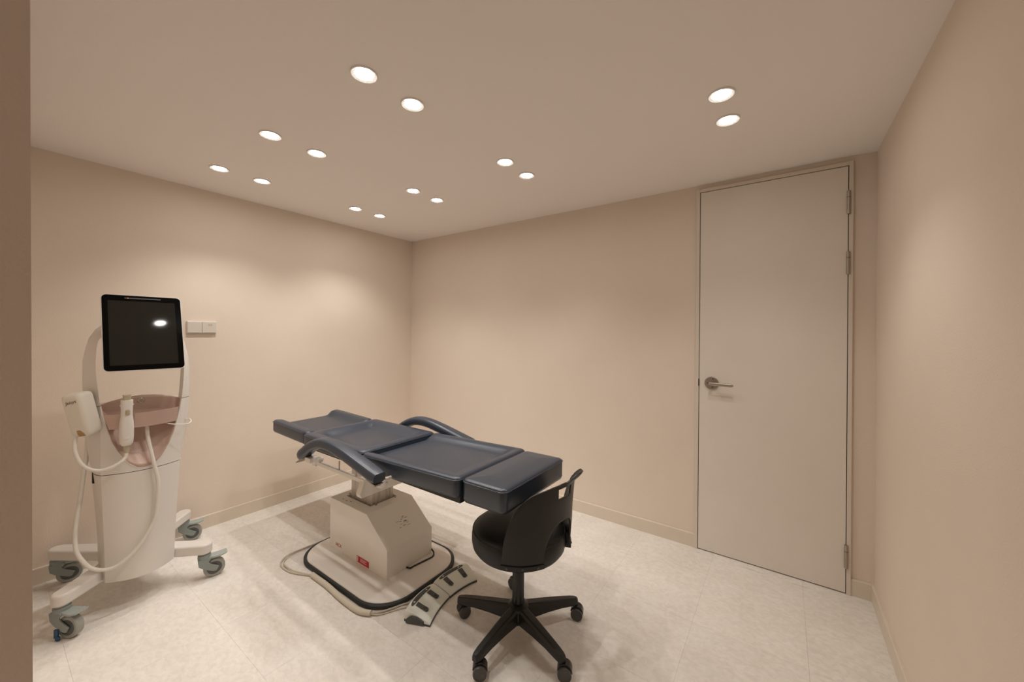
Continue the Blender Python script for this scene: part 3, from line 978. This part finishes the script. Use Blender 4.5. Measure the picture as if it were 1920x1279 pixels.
path = [(a, b, c, d, 1) for a, b, c, d in hoop] + [(a, b, c, d, -1) for a, b, c, d in reversed(hoop[:-1])]
rings = []
for a, b, c, d, sg in path:
    x1, x2 = xf(b), xf(d)
    R = [(x1, a, b), (x1 - 0.045, a - 0.004, b), (x2 - 0.078, c - 0.010, d), (x2 - 0.066, c, d), (x2 - 0.055, c - 0.001, d), (x1 - 0.030, a + (c - a) * 0.62, b + (d - b) * 0.62), (x1 - 0.004, a + 0.003, b + 0.001)]
    rings.append([Vector((px, YC + sg * py, pz)) for px, py, pz in R])
obj('display_hoop', G().loft(rings), M['white'], dev, smooth=32)

zU = [(0, 0.703), (0.02, 0.705), (0.035, 0.711), (0.065, 0.738), (0.095, 0.790), (0.12, 0.853), (0.135, 0.918), (0.146, 0.975), (0.1545, 1.029)]
zA = [(0, 1.064), (0.05, 1.060), (0.08, 1.055), (0.12, 1.045), (0.1545, 1.031)]
sU = lambda y: interp(zU, abs(y))
def cover(u, v_):
    s = math.sin((u - 0.5) * PI)          # denser at the sides
    y = s * 0.1545
    z1 = sU(y)
    z = 0.691 + (z1 - 0.691) * v_
    return Vector((XFr + bulge(z) * (1 - (y / 0.1545) ** 2), YC + y * interp(hf_tab, z) / 0.1545, z))
cov = obj('front_cover', G().grid(cover, 48, 14), M['white'], dev, smooth=50)
def recess(u, v_):
    s = math.sin((u - 0.5) * PI)
    y = s * 0.1545
    z0_, z1_ = sU(y), interp(zA, abs(y))
    z = z0_ + (z1_ - z0_) * v_
    xa = XFr + bulge(z0_) * (1 - (y / 0.1545) ** 2) - 0.002
    xb = XFr - 0.0425
    k = math.sin(min(1, v_ / 0.62) * PI / 2)
    return Vector((xa + (xb - xa) * k, YC + y * interp(hf_tab, z0_) / 0.1545 * (1 - 0.02 * v_), z))
rec_ = obj('rose_recess', G().grid(recess, 48, 24), M['rose'], dev, smooth=60)
sm = rec_.modifiers.new('thickness', 'SOLIDIFY')
sm.thickness = 0.005
sm.offset = -1.0
rim_pts = [cover(k / 60, 1.0) for k in range(61)]
obj('recess_rim', G().tube(rim_pts, 0.0022, 6, 0), M['white'], cov)

# tray lip with a notch for the handpiece, and tray floor
def lipx(y):
    s = (y - YC) / 0.16
    return -2.717 + 0.066 * (1 - s * s)
def lip_piece(ya, yb, ya2, yb2):
    rings = []
    for k in range(13):
        t = k / 12
        yt, yb_ = ya + (yb - ya) * t, ya2 + (yb2 - ya2) * t
        rings.append([Vector((lipx(yb_), yb_, 0.915)), Vector((lipx(yt) + 0.004, yt, 0.988)), Vector((lipx(yt) - 0.001, yt, 0.988)), Vector((lipx(yb_) - 0.006, yb_, 0.920))])
    return G().loft(rings)
tl = obj('tray_lip', lip_piece(0.364, 0.415, 0.383, 0.415), M['rose'], dev, smooth=40)
tr = obj('tray_lip', lip_piece(0.466, 0.648, 0.466, 0.640), M['rose'], dev, smooth=40)
for ya, yb, par in ((0.383, 0.415, tl), (0.466, 0.640, tr)):
    top, bot = [], []
    for k in range(9):
        y = ya + (yb - ya) * k / 8
        top.append((lipx(y) - 0.003, y))
    poly = top + [(-2.752, yb), (-2.752, ya)]
    obj('tray_floor', G().prism(poly, 0.915, 0.922, lambda u, v_, d: (u, v_, d)), M['rose'], par, smooth=None)
em = obj('power_emblem', G().cyl((-2.764, 0.508, 1.036), (-2.753, 0.508, 1.036), 0.0145, 28), M['chrome'], dev, bevel=0.003)
obj('emblem_face', G().cyl((-2.753, 0.508, 1.036), (-2.7522, 0.508, 1.036), 0.0095, 24), M['steel'], em)
for dy in (-0.006, 0.003):
    obj('printed_mark', G().box(-2.7628, -2.7615, 0.508 + dy, 0.508 + dy + 0.004, 1.013, 1.0165), M['ink'], em, smooth=None)

# touch screen
cS = Vector((-2.7175, 0.512, 1.395))
RS = Matrix.Rotation(math.radians(-1.4), 3, 'Z')
uS = (RS @ Vector((-0.288, 0, 0.9576))).normalized()
yS = RS @ Vector((0, 1, 0))
nS = yS.cross(uS)
def slab(hw, hh, rc, d0, d1, off=(0, 0), nc=8, taper=0.0):
    rings = []
    for d, ins in ((d0, taper), (d1, 0)):
        rings.append([cS + yS * (off[0] + a) + uS * (off[1] + b) + nS * d for a, b in rrect(hw - ins, hh - ins, rc, nc)])
    return G().loft(rings)
scr = obj('screen_housing', slab(0.1555, 0.2025, 0.021, -0.030, -0.0010, taper=0.006), M['white'], dev, smooth=40, bevel=0.001)
gl = obj('screen_bezel', slab(0.1515, 0.1985, 0.0185, -0.0035, 0.0), M['black'], scr, smooth=40)
obj('display', slab(0.1290, 0.1700, 0.002, -0.001, 0.0008, off=(-0.002, -0.002), nc=2), M['screen'], scr, smooth=None)
obj('speaker_slit', slab(0.070, 0.0028, 0.001, -0.001, 0.0008, off=(0.0, 0.184), nc=2), M['castergrey'], scr, smooth=None)
obj('status_light', slab(0.0025, 0.0018, 0.001, 0.0, 0.0014, off=(-0.057, 0.184), nc=2), M['orange'], scr, smooth=None)
g = G().cyl(cS - nS * 0.028 + uS * 0.02, Vector((-2.835, 0.512, 1.452)), 0.024, 20)
obj('screen_mount', g, M['white'], dev)

# legs and casters
base_c = Vector((-2.935, 0.515, 0))
stems = [((-2.690, 0.240), 32), ((-2.668, 0.762), 78), ((-3.238, 0.812), 72), ((-3.250, 0.272), 80)]
hub = obj('base_hub', G().box(-3.07, -2.80, 0.41, 0.62, 0.148, 0.198), M['white'], dev, smooth=None, bevel=0.012)
for (sx, sy), hd in stems:
    p = Vector((sx, sy, 0))
    d = (p - base_c); L_ = d.length; d.normalize()
    n_ = Vector((-d.y, d.x, 0))
    out = []
    for k in range(11):
        a = -PI / 2 + PI * k / 10
        out.append(p + d * (0.036 * math.cos(a)) + n_ * (0.036 * math.sin(a)))
    out += [base_c + d * 0.02 + n_ * 0.048, base_c + d * 0.02 - n_ * 0.048]
    g = G().prism([(q.x, q.y) for q in out], 0.147, 0.203, lambda u, v_, dd: (u, v_, dd))
    obj('leg', g, M['white'], dev, smooth=30, bevel=0.010, seg=3)
def fork_geo():
    g = G()
    g.lathe([(0.026, 0.112), (0.030, 0.116), (0.030, 0.138), (0.024, 0.139), (0.024, 0.1475)], 24)
    side = [(-0.030, 0.118), (0.024, 0.122), (0.032, 0.112), (0.018, 0.097), (0.024, 0.086), (0.066, 0.058), (0.054, 0.036), (0.040, 0.036), (-0.004, 0.062), (-0.026, 0.082)]
    for s in (-1, 1):
        a, b_ = (0.0195, 0.0275) if s > 0 else (-0.0275, -0.0195)
        g.prism(side, a, b_, lambda u, v_, d: (u, d, v_))
    g.prism([(-0.030, 0.118), (0.024, 0.122), (0.030, 0.114), (0.004, 0.108), (-0.018, 0.09), (-0.026, 0.082)], -0.02, 0.02, lambda u, v_, d: (u, d, v_))
    return g
def pedal_geo():
    g = G()
    st = [(0.016, 0.020, 0.124, 0.108), (0.045, 0.027, 0.1215, 0.1095), (0.075, 0.029, 0.121, 0.111), (0.098, 0.026, 0.124, 0.116), (0.104, 0.020, 0.1255, 0.120)]
    g.loft([[Vector((x, -h_, zb_)), Vector((x, h_, zb_)), Vector((x, h_, zt_)), Vector((x, -h_, zt_))] for x, h_, zt_, zb_ in st])
    return g
WC = Vector((0.045, 0, 0.0505))
tyre = [(0.034, -0.015), (0.046, -0.0165), (0.0500, -0.013), (0.0505, 0), (0.0500, 0.013), (0.046, 0.0165), (0.034, 0.015)]
MR = Matrix.Translation(WC) @ Matrix.Rotation(PI / 2, 4, 'X')
for k, ((sx, sy), hd) in enumerate(stems):
    if k == 0:
        c0 = obj('caster', fork_geo(), M['grey_c'], dev, smooth=35, bevel=0.002, local=True)
        kids = [obj('tyre', G().lathe(tyre, 36, MR), M['tyre'], c0, local=True),
                obj('wheel', G().lathe([(0.006, -0.0175), (0.035, -0.0155), (0.036, 0), (0.035, 0.0155), (0.006, 0.0175)], 32, MR), M['wheel'], c0, local=True),
                obj('brake_pedal', pedal_geo(), material('pale_grey_green', (166, 174, 170), 0.4), c0, bevel=0.0025, local=True)]
        c = c0
    else:
        c = c0.copy(); C.objects.link(c)
        for q in kids:
            d = q.copy(); C.objects.link(d); d.parent = c
    c.parent = dev
    c.matrix_parent_inverse = WM[dev].inverted()
    c.matrix_basis = Matrix.Translation((sx, sy, 0)) @ Matrix.Rotation(math.radians(hd), 4, 'Z')
    if k == 0:
        tg = G().box(0.004, 0.024, -0.034, -0.0265, 0.012, 0.052)
        tg.box(0.012, 0.032, -0.035, -0.028, 0.003, 0.022)
        obj('blue_tag', tg, M['blue'], c, smooth=None, bevel=0.002, local=True)

# side pod with maker name, tilted
PC = Vector((-2.715, 0.297, 1.006))
RT = Matrix.Translation(PC) @ Matrix.Rotation(math.radians(11), 4, 'X') @ Matrix.Rotation(math.radians(45), 4, 'Z')
rings = []
for ins, z in ((0.024, -0.107), (0.010, -0.103), (0.002, -0.091), (0, -0.075), (0, 0.082), (0.002, 0.094), (0.009, 0.102), (0.022, 0.105)):
    rings.append([RT @ Vector((a, b, z)) for a, b in rrect(0.0415 - ins, 0.0415 - ins, max(0.006, 0.022 - ins * 0.6), 6)])
pod = obj('side_pod', G().loft(rings), M['white_soft'], dev, smooth=50)
# local +x side faces right, local -y side faces the camera left
text_part('maker_name', 'Jeisys', 0.0205, M['ink'], RT @ Matrix.Translation((0.002, -0.0419, 0.068)) @ Matrix.Rotation(PI / 2, 4, 'X') @ Matrix.Rotation(math.radians(9), 4, 'Z'), pod, shear=0.3)
g = G()
g.grid(lambda a, b: RT @ Vector((-0.006 + 0.026 * a, -0.0419 + 0.0075 * (b < 0.3) * (1 - b / 0.3), -0.100 + 0.032 * b * (1 if a < 0.55 else 1 - (a - 0.55) * 1.2))), 8, 6)
obj('amber_window', g, M['amber'], pod)
obj('pod_bracket', G().tube([(-2.79, 0.36, 1.02), (-2.76, 0.335, 1.02), (-2.735, 0.315, 1.02)], 0.014, 10), M['white'], pod)

# hanging hoses of the device
obj('supply_hose', G().tube([(-2.69, 0.518, 0.925), (-2.68, 0.522, 0.848), (-2.66, 0.533, 0.765), (-2.648, 0.545, 0.69), (-2.645, 0.555, 0.63), (-2.64, 0.556, 0.572), (-2.64, 0.551, 0.486), (-2.635, 0.543, 0.433), (-2.63, 0.516, 0.375), (-2.628, 0.477, 0.315), (-2.632, 0.436, 0.274), (-2.645, 0.398, 0.25), (-2.66, 0.36, 0.252), (-2.68, 0.325, 0.273), (-2.70, 0.298, 0.318), (-2.72, 0.284, 0.361), (-2.74, 0.282, 0.422), (-2.76, 0.289, 0.497), (-2.78, 0.300, 0.572), (-2.795, 0.313, 0.698), (-2.80, 0.321, 0.777), (-2.80, 0.326, 0.900)], lambda t: 0.0085 if t > 0.1 else 0.0085, 12, 5), M['hose'], dev)
obj('wire_hook', G().tube([(-2.69, 0.592, 0.912), (-2.675, 0.600, 0.908), (-2.66, 0.616, 0.904), (-2.652, 0.640, 0.899), (-2.658, 0.668, 0.895), (-2.68, 0.692, 0.894), (-2.71, 0.706, 0.899), (-2.735, 0.704, 0.906), (-2.75, 0.690, 0.908)], 0.0030, 8), M['white'], dev)

# handpiece in the tray notch
hp_ = thing('handpiece', 'white handpiece standing in the rose coloured tray of the device', 'handpiece', (-2.645, 0.4365, 0.84))
HM = Matrix.Translation((-2.645, 0.4365, 0)) @ Matrix.Rotation(math.radians(0), 4, 'X')
def hring(hw, hd, z, e=3.0):
    return [HM @ Vector((u, v_, z)) for u, v_ in sup(hd, hw, e, 32)]
pr = [(0.008, 0.8335), (0.017, 0.836), (0.0225, 0.844), (0.0250, 0.858), (0.0262, 0.885), (0.0265, 0.925), (0.0258, 0.945), (0.0232, 0.965), (0.0212, 0.982), (0.0208, 1.00), (0.0215, 1.03), (0.0220, 1.056), (0.0215, 1.0605)]
hb = obj('handpiece_body', G().loft([hring(a, a * 0.9, z, 2.6) for a, z in pr]), M['white'], hp_, smooth=50)
obj('tip', G().loft([hring(0.0135, 0.012, 1.060, 4), hring(0.0150, 0.013, 1.0845, 4), hring(0.0140, 0.012, 1.0865, 4)]), M['clear'], hp_, smooth=40)
obj('button', G().loft([[HM @ Vector((d, a, 1.0 + b)) for a, b in rrect(0.0078 - i, 0.0135 - i, 0.006, 5)] for d, i in ((0.015, 0), (0.0212, 0), (0.0222, 0.0015))]), M['beige'], hp_, smooth=40)
for k in range(5):
    a = math.radians(-50 + 25 * k)
    p0 = HM @ Vector((0.0236, 0.004 * math.sin(a), 0.868 + 0.004 * math.cos(a)))
    p1 = HM @ Vector((0.0232, 0.0125 * math.sin(a), 0.868 + 0.0125 * math.cos(a)))
    obj('petal_mark', G().cyl(p0, p1, 0.0009, 6, 0.0015), M['trim'], hb)
for s in (-1, 1):
    obj('side_nub', G().cyl(HM @ Vector((0, s * 0.020, 1.035)), HM @ Vector((0, s * 0.0245, 1.035)), 0.004, 10), M['white'], hb)
obj('strain_relief', G().cyl((-2.645, 0.4365, 0.838), (-2.643, 0.437, 0.800), 0.0135, 18, 0.0095), M['clear'], hp_)
obj('hose', G().tube([(-2.643, 0.437, 0.802), (-2.638, 0.432, 0.778), (-2.63, 0.412, 0.759), (-2.63, 0.382, 0.744), (-2.635, 0.345, 0.739), (-2.645, 0.31, 0.756), (-2.66, 0.287, 0.787), (-2.675, 0.275, 0.825), (-2.69, 0.272, 0.861), (-2.705, 0.276, 0.912)], 0.0078, 12), M['hose'], hp_)
